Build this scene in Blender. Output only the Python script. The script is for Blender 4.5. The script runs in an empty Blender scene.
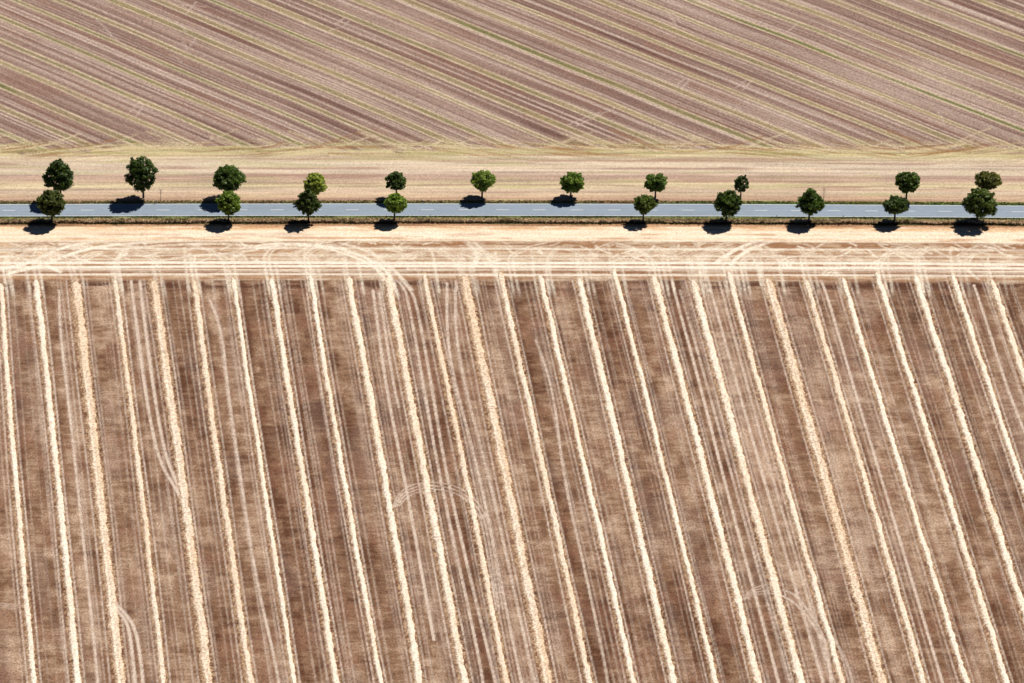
import bpy, math, random
import numpy as np
from mathutils import Vector

# ------------------------------------------------------------------ camera
TH = math.radians(32.0)            # depression of the view
FPX = 5905.0                       # focal length in pixels (1024 wide)
CAM = np.array([0.0, -1632.8, 970.3])
sc = bpy.context.scene
cam_d = bpy.data.cameras.new("camera")
cam_d.sensor_width = 36.0
cam_d.lens = FPX / 1024.0 * 36.0
cam_d.clip_start = 5.0
cam_d.clip_end = 40000.0
cam = bpy.data.objects.new("camera", cam_d)
cam.location = CAM.tolist()
cam.rotation_euler = (math.pi / 2 - TH, 0, 0)
sc.collection.objects.link(cam)
sc.camera = cam

# ------------------------------------------------------------------ light
SUN_EL = math.radians(54.0)
SUN_AZ = math.atan2(0.71, 0.70)    # clockwise from +Y
w = bpy.data.worlds.new("World")
sc.world = w
w.use_nodes = True
wn = w.node_tree
bg = wn.nodes["Background"]
sky = wn.nodes.new("ShaderNodeTexSky")
sky.sky_type = 'NISHITA'
sky.sun_disc = False
sky.sun_elevation = SUN_EL
sky.sun_rotation = SUN_AZ
sky.altitude = 1500.0
sky.air_density = 0.35
sky.dust_density = 0.0
sky.ozone_density = 2.0
wn.links.new(sky.outputs[0], bg.inputs[0])
bg.inputs[1].default_value = 0.05
sd = bpy.data.lights.new("sun", 'SUN')
sd.energy = 5.0
sd.angle = math.radians(0.5)
sd.color = (1.0, 0.95, 0.88)
so = bpy.data.objects.new("sun", sd)
sv = Vector((math.sin(SUN_AZ) * math.cos(SUN_EL), math.cos(SUN_AZ) * math.cos(SUN_EL), math.sin(SUN_EL)))
so.rotation_euler = sv.to_track_quat('Z', 'Y').to_euler()
so.location = (200, 200, 300)
sc.collection.objects.link(so)
sc.view_settings.view_transform = 'Standard'
sc.view_settings.look = 'None'
sc.view_settings.exposure = 0.68
sc.view_settings.gamma = 1.0
sc.view_settings.use_curve_mapping = False
sc.cycles.max_bounces = 4
sc.cycles.transparent_max_bounces = 4

# ------------------------------------------------------------------ geometry of the view
CT, ST = math.cos(TH), math.sin(TH)

def P(px, py, z=0.0):
    """photo position -> point on the level ground"""
    a = (px - 512.0) / FPX
    b = (341.5 - py) / FPX
    dx, dy, dz = a, CT + b * ST, -ST + b * CT
    t = (z - CAM[2]) / dz
    return (CAM[0] + dx * t, CAM[1] + dy * t)

def scale_at(y, z=0.0):
    return FPX / ((y - CAM[1]) * CT + (CAM[2] - z) * ST)

def height_for(row, y):
    """height above ground at distance y that shows at the row"""
    b = (341.5 - row) / FPX
    dy, dz = CT + b * ST, -ST + b * CT
    return CAM[2] + dz * (y - CAM[1]) / dy

# ------------------------------------------------------------------ colour
K = 2.2
def lin(c):
    c = np.asarray(c, float) / 255.0
    return np.where(c <= 0.04045, c / 12.92, ((c + 0.055) / 1.055) ** 2.4)
WB = np.array([1.0, 1.0, 0.985])
def A(r, g, b):
    """base colour of a surface that looks (r,g,b) in full sun at this exposure"""
    return np.minimum(lin((r, g, b)) / K / WB, 0.82)

# ------------------------------------------------------------------ numpy noise
_tabs = {}
def _tab(seed):
    if seed not in _tabs:
        _tabs[seed] = np.random.RandomState(seed).rand(512, 512).astype(np.float32)
    return _tabs[seed]

def vn(x, y, seed=0):
    t = _tab(seed)
    xi = np.floor(x); yi = np.floor(y)
    fx = (x - xi).astype(np.float32); fy = (y - yi).astype(np.float32)
    fx = fx * fx * (3 - 2 * fx); fy = fy * fy * (3 - 2 * fy)
    xi = xi.astype(np.int64) % 512; yi = yi.astype(np.int64) % 512
    x1 = (xi + 1) % 512; y1 = (yi + 1) % 512
    return (t[yi, xi] * (1 - fx) + t[yi, x1] * fx) * (1 - fy) + (t[y1, xi] * (1 - fx) + t[y1, x1] * fx) * fy

def fbm(x, y, seed=0, o=3):
    s = 0; a = 1.0; n = 0
    for i in range(o):
        s = s + a * vn(x * 2 ** i + 17.3 * i, y * 2 ** i + 9.1 * i, seed + i)
        n += a; a *= 0.55
    return s / n

def sstep(a, b, x):
    t = np.clip((x - a) / (b - a), 0, 1)
    return t * t * (3 - 2 * t)

def mixc(c, col, m):
    return c + (np.asarray(col, np.float32) - c) * m[..., None]

# the road and everything laid along it bows very slightly
_cx = np.array([P(p, 210)[0] for p in (0, 128, 256, 512, 640, 768, 896, 1024)])
_cy = np.array([-(r - 209.55) / 1.59 for r in (210.15, 209.95, 209.6, 209.45, 209.8, 210.3, 210.9, 211.6)])
_cp = np.polyfit(_cx, _cy, 3)
def C(x):
    return np.polyval(_cp, np.clip(x, -190, 190))
def T(px, py):
    """photo position -> (x, distance from the road's middle line)"""
    x, y = P(px, py)
    return x, y - float(C(x))

# ------------------------------------------------------------------ helpers for objects
COL = sc.collection
def mesh_np(name, V, F, mat=None, parent=None, alb=None, smooth=False):
    me = bpy.data.meshes.new(name)
    V = np.ascontiguousarray(V, np.float32); F = np.ascontiguousarray(F, np.int32)
    me.vertices.add(len(V)); me.vertices.foreach_set("co", V.ravel())
    k = F.shape[1]
    me.loops.add(F.size); me.loops.foreach_set("vertex_index", F.ravel())
    me.polygons.add(len(F))
    me.polygons.foreach_set("loop_start", np.arange(0, F.size, k, dtype=np.int32))
    me.polygons.foreach_set("loop_total", np.full(len(F), k, np.int32))
    if smooth:
        me.polygons.foreach_set("use_smooth", np.ones(len(F), bool))
    me.update(calc_edges=True)
    if alb is not None:
        at = me.color_attributes.new("albedo", 'FLOAT_COLOR', 'POINT')
        c = np.ones((len(V), 4), np.float32); c[:, :alb.shape[1]] = alb
        at.data.foreach_set("color", c.ravel())
    if mat: me.materials.append(mat)
    o = bpy.data.objects.new(name, me)
    COL.objects.link(o)
    if parent: o.parent = parent
    return o

def struct(o, label=None):
    o["kind"] = "structure"
    return o

def empty(name, loc, label, cat, group=None):
    o = bpy.data.objects.new(name, None)
    o.location = loc; o.empty_display_size = 1.0
    o["label"] = label; o["category"] = cat
    if group: o["group"] = group
    COL.objects.link(o)
    return o

def new_mat(name, rough=0.95):
    m = bpy.data.materials.new(name); m.use_nodes = True
    n = m.node_tree
    b = n.nodes["Principled BSDF"]
    b.inputs["Roughness"].default_value = rough
    b.inputs["Specular IOR Level"].default_value = 0.15
    return m, n, b

def grain_material(name, scale, lo, hi, base=None, scale2=None, rough=0.95, bump=0.0, stretch=None, c2=None):
    """colour from the mesh (or base) broken up by procedural grain"""
    m, n, b = new_mat(name, rough)
    tc = n.nodes.new("ShaderNodeTexCoord")
    mp = n.nodes.new("ShaderNodeMapping"); mp.inputs["Rotation"].default_value = (0.61, 0.43, 0.77); mp.inputs["Location"].default_value = (3.1, 7.7, 5.3)
    n.links.new(tc.outputs["Object"], mp.inputs[0]); src = mp.outputs[0]
    nz = n.nodes.new("ShaderNodeTexNoise"); nz.inputs["Scale"].default_value = scale
    nz.inputs["Detail"].default_value = 3.0; nz.inputs["Roughness"].default_value = 0.7
    n.links.new(src, nz.inputs["Vector"])
    mr = n.nodes.new("ShaderNodeMapRange")
    mr.inputs["From Min"].default_value = 0.3; mr.inputs["From Max"].default_value = 0.7
    mr.inputs["To Min"].default_value = lo; mr.inputs["To Max"].default_value = hi
    n.links.new(nz.outputs[0], mr.inputs[0])
    if base is None:
        at = n.nodes.new("ShaderNodeAttribute"); at.attribute_name = "albedo"; col = at.outputs["Color"]
        # the alpha channel says how coarse the litter is there
        gm = n.nodes.new("ShaderNodeMath"); gm.operation = 'SUBTRACT'; gm.inputs[1].default_value = 1.0
        n.links.new(mr.outputs[0], gm.inputs[0])
        g2 = n.nodes.new("ShaderNodeMath"); g2.operation = 'MULTIPLY_ADD'; g2.inputs[2].default_value = 1.0
        n.links.new(gm.outputs[0], g2.inputs[0]); n.links.new(at.outputs["Alpha"], g2.inputs[1])
    elif c2 is not None:
        nb = n.nodes.new("ShaderNodeTexNoise"); nb.inputs["Scale"].default_value = scale2 or scale * 0.2
        n.links.new(tc.outputs["Object"], nb.inputs["Vector"])
        mx = n.nodes.new("ShaderNodeMix"); mx.data_type = 'RGBA'
        mx.inputs[6].default_value = (*base, 1); mx.inputs[7].default_value = (*c2, 1)
        r2 = n.nodes.new("ShaderNodeMapRange"); r2.inputs["From Min"].default_value = .38; r2.inputs["From Max"].default_value = .62
        n.links.new(nb.outputs[0], r2.inputs[0]); n.links.new(r2.outputs[0], mx.inputs[0])
        col = mx.outputs[2]
    else:
        rg = n.nodes.new("ShaderNodeRGB"); rg.outputs[0].default_value = (*base, 1); col = rg.outputs[0]
    vm = n.nodes.new("ShaderNodeVectorMath"); vm.operation = 'SCALE'
    n.links.new(col, vm.inputs[0]); n.links.new(g2.outputs[0] if base is None else mr.outputs[0], vm.inputs["Scale"])
    n.links.new(vm.outputs[0], b.inputs["Base Color"])
    if bump:
        bp = n.nodes.new("ShaderNodeBump"); bp.inputs["Strength"].default_value = 1.0; bp.inputs["Distance"].default_value = bump
        n.links.new(nz.outputs[0], bp.inputs["Height"]); n.links.new(bp.outputs[0], b.inputs["Normal"])
    return m

M_field = grain_material("stubble_soil", 2.3, 0.30, 1.66)
M_field2 = grain_material("straw_litter_soil", 2.1, 0.32, 1.64)
M_verge = grain_material("verge_soil", 1.8, 0.6, 1.4)
M_straw = grain_material("swath_straw", 1.6, 0.66, 1.2)
M_road = grain_material("asphalt", 1.2, 0.92, 1.08, rough=0.85)
M_paint = grain_material("worn_white_paint", 3.0, 0.85, 1.1, base=(0.40, 0.41, 0.42), rough=0.7)
M_bark = grain_material("bark", 4.0, 0.6, 1.3, base=(0.085, 0.065, 0.05))
M_post = grain_material("white_plastic", 3.0, 0.95, 1.02, base=(0.62, 0.62, 0.6), rough=0.5)
M_black = grain_material("black_plastic", 3.0, 0.95, 1.02, base=(0.015, 0.015, 0.015), rough=0.5)

def leaf_material():
    m, n, b = new_mat("leaves", 0.6)
    b.inputs["Specular IOR Level"].default_value = 0.25
    at = n.nodes.new("ShaderNodeAttribute"); at.attribute_name = "albedo"
    n.links.new(at.outputs["Color"], b.inputs["Base Color"])
    tr = n.nodes.new("ShaderNodeBsdfTranslucent")
    vm = n.nodes.new("ShaderNodeVectorMath"); vm.operation = 'MULTIPLY'; vm.inputs[1].default_value = (1.5, 1.7, 0.5)
    n.links.new(at.outputs["Color"], vm.inputs[0]); n.links.new(vm.outputs[0], tr.inputs[0])
    mx = n.nodes.new("ShaderNodeMixShader"); mx.inputs[0].default_value = 0.3
    n.links.new(b.outputs[0], mx.inputs[1]); n.links.new(tr.outputs[0], mx.inputs[2])
    n.links.new(mx.outputs[0], n.nodes["Material Output"].inputs[0])
    return m
M_leaf = leaf_material()
def blade_material():
    m, n, b = new_mat("grass_blades", 0.8)
    at = n.nodes.new("ShaderNodeAttribute"); at.attribute_name = "albedo"
    n.links.new(at.outputs["Color"], b.inputs["Base Color"])
    return m
M_blade = blade_material()

# ------------------------------------------------------------------ what runs across the near field
# swaths of straw, traced: position at rows 298, 388, 480, 668, first row, half width (m), golden amount
ROWS = (298, 388, 480, 668)
SW = [
 (1.5, 7.5, 16, 32.5, 283, 1.05, .15), (38, 47.5, 58, 76, 279, 1.25, .1), (77, 88, 97.5, 119, 281, 1.75, .85),
 (117, 129, 139.5, 162, 279, 1.0, .6), (156, 168, 182, 206.5, 281, 1.65, .85), (196, 207.5, 221, 248, 280, 1.15, .6),
 (235.5, 249, 263, 292, 278, .95, .15), (274, 288.5, 303, 334, 279, 1.2, .25), (313.5, 328.5, 343.5, 378, 276, 1.0, .1),
 (352, 368, 385, 417, 277, 1.3, .2), (391, 408, 426, 462, 278, 1.45, .4), (429, 447, 466.5, 503.5, 275, 1.05, .6),
 (468.5, 487, 506, 544.5, 275, 1.7, .95), (506, 524.5, 546, 586.5, 272, 1.1, .55), (545, 566, 587.5, 630, 275, 1.05, .1),
 (583.5, 604.5, 627, 670, 279, 1.3, .15), (621, 643, 666.5, 712, 271, 1.0, .1), (659.5, 683, 707, 754.5, 276, 1.3, .1),
 (697, 722, 746, 797, 280, 1.45, .3), (735, 759.5, 785, 838, 271, 1.1, .3), (773, 799, 825, 878, 278, 1.75, 1.0),
 (811, 837, 865.5, 919, 279, 1.1, .5), (848.5, 875.5, 904, 962, 277, 1.05, .15), (884.5, 914, 942, 1002, 272, 1.15, .1),
 (922, 952.5, 981, 1042, 275, 1.3, .1), (959, 990.5, 1020.5, 1083, 274, 1.1, .1), (997, 1029, 1060, 1124, 278, 1.25, .15)]

def swath_xy(k, yy):
    s = SW[k]
    pts = [P(s[i], ROWS[i]) for i in range(4)]
    px = np.array([p[0] for p in pts]); py = np.array([p[1] for p in pts])
    co = np.polyfit(py / 100.0, px, 2 if k < 24 else 1)
    return np.polyval(co, yy / 100.0)

YB = -292.0   # where the swaths are cut off, beyond the frame
# track polylines in photo positions (thin pale wheel lines): points, half width (m), strength
TR = []
def tr(pts, w=.26, s=.55): TR.append((pts, w, s))
tr([(59, 290), (60, 330), (67, 388), (77, 480), (97, 668), (99, 700)], .25, .75)
tr([(131, 280), (133, 298), (144.5, 388), (155, 445), (163, 468), (173, 484), (180, 497)], .3, .95)
tr([(140, 281), (141.5, 298), (153, 388), (165, 455), (175, 478), (181, 494)], .3, .95)
tr([(210, 300), (222, 330), (227.5, 388), (241, 480), (256, 580), (277, 668), (281, 700)], .25, .75)
tr([(373, 290), (386, 388), (405, 480), (434, 640)], .3, .85)
tr([(379, 290), (394, 388), (399, 407)], .28, .7)
tr([(393, 278), (402, 284), (408, 298), (424, 388), (440, 480), (480, 660), (485, 700)], .3, .7)
tr([(399, 278), (411, 290), (417, 305), (432, 388), (447, 480), (492, 668), (500, 700)], .3, .7)
tr([(447, 283), (447, 340), (456, 388), (481, 480), (518, 668), (526, 700)], .28, .7)
tr([(456, 281), (455, 330), (465, 388), (490, 480), (531, 668), (540, 700)], .28, .65)
tr([(536, 340), (553, 388), (564, 480), (585, 570), (606, 668), (610, 700)], .26, .6)
tr([(672, 280), (676, 298), (701, 388), (724, 480), (775, 668), (783, 700)], .28, .85)
tr([(680, 290), (708, 388), (733, 480), (786, 668), (796, 700)], .25, .55)
tr([(706, 270), (713, 298), (738, 388), (764, 480), (819, 668), (828, 700)], .28, .7)
tr([(716, 270), (724, 298), (748, 388), (773, 480), (826, 660)], .26, .6)
tr([(821, 280), (828, 298), (854, 388), (882, 480), (938, 668), (948, 700)], .26, .8)
tr([(974, 285), (984, 314), (1007, 388), (1024, 430), (1050, 500)], .26, .8)
tr([(110, 604), (119, 612), (127, 622), (131, 640), (137, 700)], .32, .95)
tr([(116, 604), (126, 614), (134, 626), (139, 645), (145, 700)], .32, .95)
tr([(783, 590), (795, 594), (808, 610), (820, 628), (828, 650), (833, 700)], .28, .7)
tr([(783, 596), (797, 604), (812, 622), (822, 640), (829, 662), (833, 700)], .28, .7)
tr([(826, 630), (838, 645), (847, 662), (853, 683), (856, 700)], .3, .5)
for q in range(4):   # turning marks in the middle of the field
    d = q * 3.0
    tr([(393 + d * .7, 507 - d * .1), (397 + d * .8, 496 + d * .4), (405 + d * .5, 488 + d * .8), (418, 483 + d), (434, 482 + d)], .09, .65)
for q in range(3):
    d = q * 3.4
    tr([(430, 482 + d), (450, 484 + d), (466 - d * .2, 491 + d), (477 - d, 501 + d * .6), (486 - d, 515), (490 - d, 530), (496 - d, 565), (503 - d, 610)], .12, .6)
for q in range(4):
    d = q * 2.8
    tr([(742 + d * .3, 600 - d * .1), (748 + d * .3, 592 + d * .5), (758, 586 + d), (772, 584 + d), (780, 586 + d)], .08, .55)
for q in range(3):
    d = q * 2.2
    tr([(0, 603 + d), (18, 605 + d)], .2, .3)

rs = random.Random(5)
# flank lines of every swath, wavering slightly
def flank(k, off, s, wd=.22):
    yy = np.linspace(YB, P(0, SW[k][4] - rs.uniform(2, 10))[1], 40)
    xx = swath_xy(k, yy) + off + .18 * np.sin(yy / 31.0 + k * 2.1 + off)
    TR.append(("w", np.stack([xx, yy], 1), wd, s))
for k in range(len(SW)):
    wdt = SW[k][5]
    for off in (-wdt - 1.0, wdt + .85):
        flank(k, off + rs.uniform(-.15, .15), rs.uniform(.4, .65))
    for off in (-wdt - 2.3, wdt + 2.2):
        if rs.random() < .6: flank(k, off + rs.uniform(-.5, .5), rs.uniform(.12, .32), .2)
    for _ in range(3):
        flank(k, rs.uniform(3.2, 9.6), rs.uniform(.12, .34), rs.uniform(.1, .24))

# headland: pale curves of turning machines
HL = []
def hl(pts, w=.3, s=.6): HL.append((pts, w, s))
hl([(10, 273), (40, 266), (70, 254), (96, 247), (130, 243), (200, 240)], .5, .95)
hl([(-10, 270), (25, 265), (52, 252), (68, 246), (100, 240), (130, 236), (200, 233)], .5, .95)
hl([(-10, 252), (25, 251), (34, 250), (50, 247), (90, 248), (128, 250)], .35, .5)
hl([(0, 240), (30, 243), (60, 238), (100, 242), (128, 246), (170, 250)], .35, .5)
hl([(18, 258), (25, 251), (33, 247), (48, 250), (60, 256)], .35, .5)
hl([(256, 246), (275, 243.5), (300, 243.5), (325, 246), (345, 250), (362, 256), (378, 264), (388, 272), (392, 282), (400, 300)], .38, .9)
hl([(256, 249), (280, 244.5), (305, 245), (330, 249), (350, 255), (368, 263), (381, 272), (386, 283)], .32, .8)
hl([(340, 243), (360, 248), (376, 256), (390, 266), (400, 276), (412, 290)], .35, .6)
hl([(462, 238), (472, 246), (477, 252), (477, 259), (474, 264)], .6, .7)
hl([(470, 238), (484, 252), (492, 262), (496, 272), (500, 285)], .4, .6)
hl([(716, 263), (728, 254), (743, 246), (760, 240), (790, 236)], .5, .9)
hl([(731, 264), (741, 254), (757, 246), (776, 240), (800, 237)], .45, .9)
hl([(-20, 262), (0, 256), (20, 258), (44, 264), (60, 272)], .4, .7)
hl([(60, 243), (110, 250), (150, 246), (210, 243), (256, 246)], .4, .6)
hl([(150, 262), (190, 256), (225, 254), (256, 250)], .4, .5)
hl([(744, 250), (755, 259), (759, 268), (762, 285)], .35, .55)
hl([(823, 274), (826, 270), (831, 269), (835, 271), (838, 276)], .2, .5)
hl([(826, 276), (829, 272), (833, 272), (836, 276)], .2, .5)
hl([(966, 268), (972, 274), (978, 279)], .25, .5)
for k in range(len(SW)):
    for q in range(rs.choice([2, 3, 3, 4])):
        bx = (SW[k][0] - 4.5 if q % 2 == 0 else SW[k][0] + 5.5) + rs.uniform(-5, 5)
        kind = rs.random()
        if kind < .35:      # runs straight up into the headland and fades
            t = rs.uniform(246, 262)
            hl([(bx + 2.6, 300), (bx, 283), (bx - 2.4, 270), (bx - 4.0, t)], rs.uniform(.08, .18), rs.uniform(.3, .55))
        else:               # sweeps away to one side
            d = rs.choice([-1, 1]); r = rs.uniform(14, 60); top = rs.choice([240, 242, 244, 246, 250]); y0 = rs.uniform(258, 272)
            cut = rs.uniform(.5, 1.0); pts = [(bx + 2.6, 300), (bx, 283), (bx - .2 * (283 - y0), y0)]
            x0 = pts[-1][0]
            for i in range(1, 6):
                a_ = cut * i / 5.0 * math.pi / 2
                pts.append((x0 - d * r * (1 - math.cos(a_)), y0 - (y0 - top) * math.sin(a_)))
            s_ = rs.uniform(.25, .6)
            hl(pts, rs.uniform(.08, .2), s_)
            if rs.random() < .6:
                g = rs.uniform(4, 7)
                hl([(a + g * (1 - .12 * i), b + .35 * i) for i, (a, b) in enumerate(pts)], .12, s_ * .85)
for q in range(150):         # short bent scuffs
    x0 = rs.uniform(0, 1024); y0 = rs.uniform(241, 262); L = rs.uniform(6, 22); d = rs.choice([-1, 1])
    hl([(x0, y0), (x0 + L * .4 * d, y0 - rs.uniform(1, 3)), (x0 + L * .8 * d, y0 - rs.uniform(3, 8))], rs.uniform(.05, .14), rs.uniform(.35, .8))
for q in range(34):         # nested turning circles
    x0 = rs.uniform(0, 1024); y0 = rs.uniform(262, 272); d = rs.choice([-1, 1]); R_ = rs.uniform(10, 34); n_ = rs.choice([2, 3, 4])
    for i in range(n_):
        r_ = R_ - i * 3.6
        if r_ < 4: continue
        hl([(x0 + d * r_ * math.cos(t_ * math.pi / 8 + .1), y0 - 2 - (r_ * .62) * math.sin(t_ * math.pi / 8 + .1)) for t_ in range(0, 5)], .09, rs.uniform(.3, .6))

def stamp(buf, xs, ts, pts, hw, s, world=False, soft=.16, curve=True):
    """pts in metres (x, t)"""
    pts = np.asarray(pts, float)
    # smooth (Chaikin)
    if len(pts) < 30:
        for _ in range(3):
            a = pts[:-1] * .75 + pts[1:] * .25; b = pts[:-1] * .25 + pts[1:] * .75
            m = np.empty((len(a) * 2, 2)); m[0::2] = a; m[1::2] = b
            pts = np.vstack([pts[:1], m, pts[-1:]])
    R = hw + soft * 2 + .5
    tmp = None
    i0 = np.searchsorted(xs, pts[:, 0].min() - R); i1 = np.searchsorted(xs, pts[:, 0].max() + R)
    j0 = np.searchsorted(ts, pts[:, 1].min() - R); j1 = np.searchsorted(ts, pts[:, 1].max() + R)
    if i1 <= i0 or j1 <= j0: return
    D = np.full((j1 - j0, i1 - i0), 9.0, np.float32)
    for p, q in zip(pts[:-1], pts[1:]):
        a0 = np.searchsorted(xs, min(p[0], q[0]) - R); a1 = np.searchsorted(xs, max(p[0], q[0]) + R)
        b0 = np.searchsorted(ts, min(p[1], q[1]) - R); b1 = np.searchsorted(ts, max(p[1], q[1]) + R)
        if a1 <= a0 or b1 <= b0: continue
        X = xs[None, a0:a1]; Y = ts[b0:b1, None]
        d = q - p; L = d @ d + 1e-9
        u = np.clip(((X - p[0]) * d[0] + (Y - p[1]) * d[1]) / L, 0, 1)
        dd = np.hypot(X - p[0] - u * d[0], Y - p[1] - u * d[1])
        sub = D[b0 - j0:b1 - j0, a0 - i0:a1 - i0]
        np.minimum(sub, dd, out=sub)
    m = (1 - sstep(hw, hw + soft * 2, D)) * s
    sub = buf[j0:j1, i0:i1]
    np.maximum(sub, m, out=sub)

def core(a, b, step, far_lo=None, far_hi=None):
    v = list(np.arange(a, b + 1e-6, step))
    if far_hi:
        s = step
        while v[-1] < far_hi: s *= 1.35; v.append(v[-1] + s)
    if far_lo:
        s = step; lo = [a]
        while lo[-1] > far_lo: s *= 1.35; lo.append(lo[-1] - s)
        v = lo[:0:-1] + v
    return np.array(v)

XS = core(-186, 186, 0.3, -9000, 9000)
inx = lambda v: v

def grid_object(name, xs, ts, Z, alb, mat):
    nx, ny = len(xs), len(ts)
    X = np.broadcast_to(xs[None, :], (ny, nx)); Y = ts[:, None] + C(xs)[None, :]
    V = np.stack([X, Y, Z], -1).reshape(-1, 3)
    i = np.arange(ny * nx).reshape(ny, nx)
    F = np.stack([i[:-1, :-1], i[:-1, 1:], i[1:, 1:], i[1:, :-1]], -1).reshape(-1, 4)
    return mesh_np(name, V, F, mat, alb=alb.reshape(-1, alb.shape[-1]))

E_N, E_F = -10.3, 5.9        # field edges, distance from the road's middle
R_N, R_F = -4.05, 3.75       # road edges

# ------------------------------------------------------------------ near field
def near_field():
    ts = core(-296, E_N - 1e-3, 0.42, far_lo=-9000)
    ts[-1] = E_N
    ts = np.sort(ts); xs = XS
    X, Tt = np.meshgrid(xs, ts); X = X.astype(np.float32); Tt = Tt.astype(np.float32)
    Y = Tt + C(xs)[None, :].astype(np.float32)
    H0 = P(512, 280.5)[1]                # start of the long rows
    # lane coordinate
    ysl = np.linspace(YB, H0, 30)
    sx = np.array([swath_xy(k, ysl) for k in range(len(SW))])
    slope = (sx[13, 0] - sx[13, -1]) / (ysl[0] - ysl[-1])
    U = X - slope * (Y - H0)             # along the cutting direction U is constant
    u0 = np.array([np.mean(sx[k] - slope * (ysl - H0)) for k in range(len(SW))])
    lane = np.searchsorted(u0, U.ravel()).reshape(U.shape)
    uL = np.concatenate([[u0[0] - 12.1], u0, [u0[-1] + 12.1]])
    f = np.clip((U - uL[lane]) / (uL[lane + 1] - uL[lane]), 0, 1)
    out = (lane == 0) | (lane == len(SW))
    # colour of the rows
    dark = A(104, 66, 42); mid = A(153, 116, 89); light = A(200, 168, 140)
    cols = fbm(U / 1.3, Y / 60, 3, 2) * .6 + fbm(U / 3.4, Y / 26, 7, 2) * .6
    rows = vn(U / 4.0, Y / 1.1, 11) * .55 + vn(U / 6.0 + 31, Y / 2.6, 12) * .45
    patch = vn(U / 2.6, Y / 7.0, 21) * .4 + vn(U / 5.0 + 11, Y / 15.0, 22) * .6
    patch = np.clip((patch - .5) * 1.7 + .5, 0, 1)
    big = fbm(X / 60, Y / 60, 31, 2)
    # brick-like dark blocks left by passes
    br = vn(np.floor(U / 3.1) * 7.7, Y / 6.0, 41)
    blk = vn(np.floor(U / 1.9) * 3.37, Y / 3.2, 43); thin = vn(U / 2.2, Y / .62, 44)
    v = .03 + .18 * cols + .36 * rows + .28 * patch + .25 * (big - .5) + .24 * (br - .5) + .16 * (blk - .5) + .22 * (thin - .5) + .05
    lr = np.random.RandomState(4).rand(64)
    v = v + .22 * (lr[lane] - .5)
    # darker on the right of each swath, paler in the lane's middle
    v = v - .16 * np.exp(-((f - .16) / .07) ** 2) - .08 * np.exp(-((f - .86) / .06) ** 2) + .06 * np.exp(-((f - .5) / .16) ** 2)
    grain = np.random.RandomState(1).rand(*X.shape).astype(np.float32)
    v = v + .08 * (grain - .5)
    v = np.clip((v - .53) * 1.6 + .5, 0, 1.15)
    c = np.where(v[..., None] < .5, dark + (mid - dark) * (v[..., None] / .5), mid + (light - mid) * ((v[..., None] - .5) / .5)).astype(np.float32)
    red = fbm(U / 8, Y / 10, 51, 2)
    c = mixc(c, A(160, 112, 88), .35 * sstep(.55, .72, red))
    c = mixc(c, A(178, 162, 156), .10 * sstep(.56, .72, fbm(U / 6 + 9, Y / 30, 55, 2)))
    # dark band at the start of the rows
    db = np.exp(-((Tt - T(512, 284.8)[1]) / 2.9) ** 2) * sstep(.36, .52, vn(X / 11, Tt / 1.7, 61) * .7 + vn(X / 4.0, Tt / 6, 62) * .3)
    c = mixc(c, A(100, 62, 42), .95 * db)
    # headland in bands (rows in the photo at the middle of the frame)
    head = sstep(T(512, 281.5)[1], T(512, 279.0)[1], Tt + (fbm(X / 4.0, Tt / 2, 63, 2) - .5) * 2.2)
    rr = [226, 228, 230, 233, 238, 240.5, 241.5, 244, 247, 249, 252, 255, 258, 261.0, 262.6, 263.6, 265.0, 266.4, 267.6, 269.0, 271.5, 273.5, 275.0, 276.5, 279, 282]
    cc = [(206, 165, 125), (228, 190, 150), (245, 218, 184), (253, 236, 210), (250, 230, 204), (248, 226, 198), (205, 170, 138), (176, 132, 98), (196, 156, 122),
          (232, 205, 176), (220, 186, 155), (232, 206, 177), (224, 194, 162), (238, 212, 182), (240, 214, 184), (205, 160, 122), (205, 160, 122), (240, 214, 184), (196, 146, 106),
          (204, 160, 122), (168, 122, 86), (168, 122, 86), (226, 192, 156), (214, 180, 148), (200, 165, 136), (178, 146, 124)]
    tt = np.array([T(512, r)[1] for r in rr]); cc = np.array([A(*q) for q in cc])
    wob = (fbm(X / 40, Tt / 9, 71, 2) - .5) * 1.6 * sstep(T(512, 262)[1], T(512, 256)[1], Tt)
    o = np.argsort(tt)
    hc = np.stack([np.interp(Tt + wob, tt[o], cc[o, k]) for k in range(3)], -1).astype(np.float32)
    st = vn(X / 26, Tt / .8, 72) * .45 + vn(X / 9, Tt / 1.1, 73) * .35 + vn(X / 2.2, Tt / 1.0, 74) * .2
    dk = np.clip(-(st - .5) * 3.2, 0, 1); hc = mixc(hc, A(182, 138, 104), dk * (.35 + .65 * (1 - sstep(T(512, 242)[1], T(512, 239)[1], Tt))))
    hc = mixc(hc, A(255, 244, 224), np.clip((st - .47) * 3.6, 0, 1) * .85)
    hc = mixc(hc, A(176, 134, 102), .55 * sstep(.5, .66, fbm(X / 7, Tt / 1.1, 78, 3)) * (1 - sstep(T(512, 240.5)[1], T(512, 239)[1], Tt)))
    hc = mixc(hc, A(255, 240, 214), .45 * sstep(.52, .68, fbm(X / 6 + 50, Tt / 1.0, 79, 3)) * sstep(T(512, 268)[1], T(512, 264)[1], Tt))
    # the left end is paler and trampled
    zl = sstep(P(170, 240)[0], P(20, 240)[0], X) * sstep(T(512, 272)[1], T(512, 262)[1], Tt)
    hc = mixc(hc, A(250, 226, 196), (1.0 * zl * sstep(.35, .6, fbm(X / 7, Tt / 4, 75, 3))).astype(np.float32))
    hc = mixc(hc, A(196, 152, 114), (.8 * sstep(.54, .7, fbm(X / 14, Tt / 2.2, 76, 3)) * sstep(T(0, 274)[1], T(0, 240)[1], Tt) * (1 - sstep(T(0, 236)[1], T(0, 230)[1], Tt)) * .8).astype(np.float32))
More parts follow.
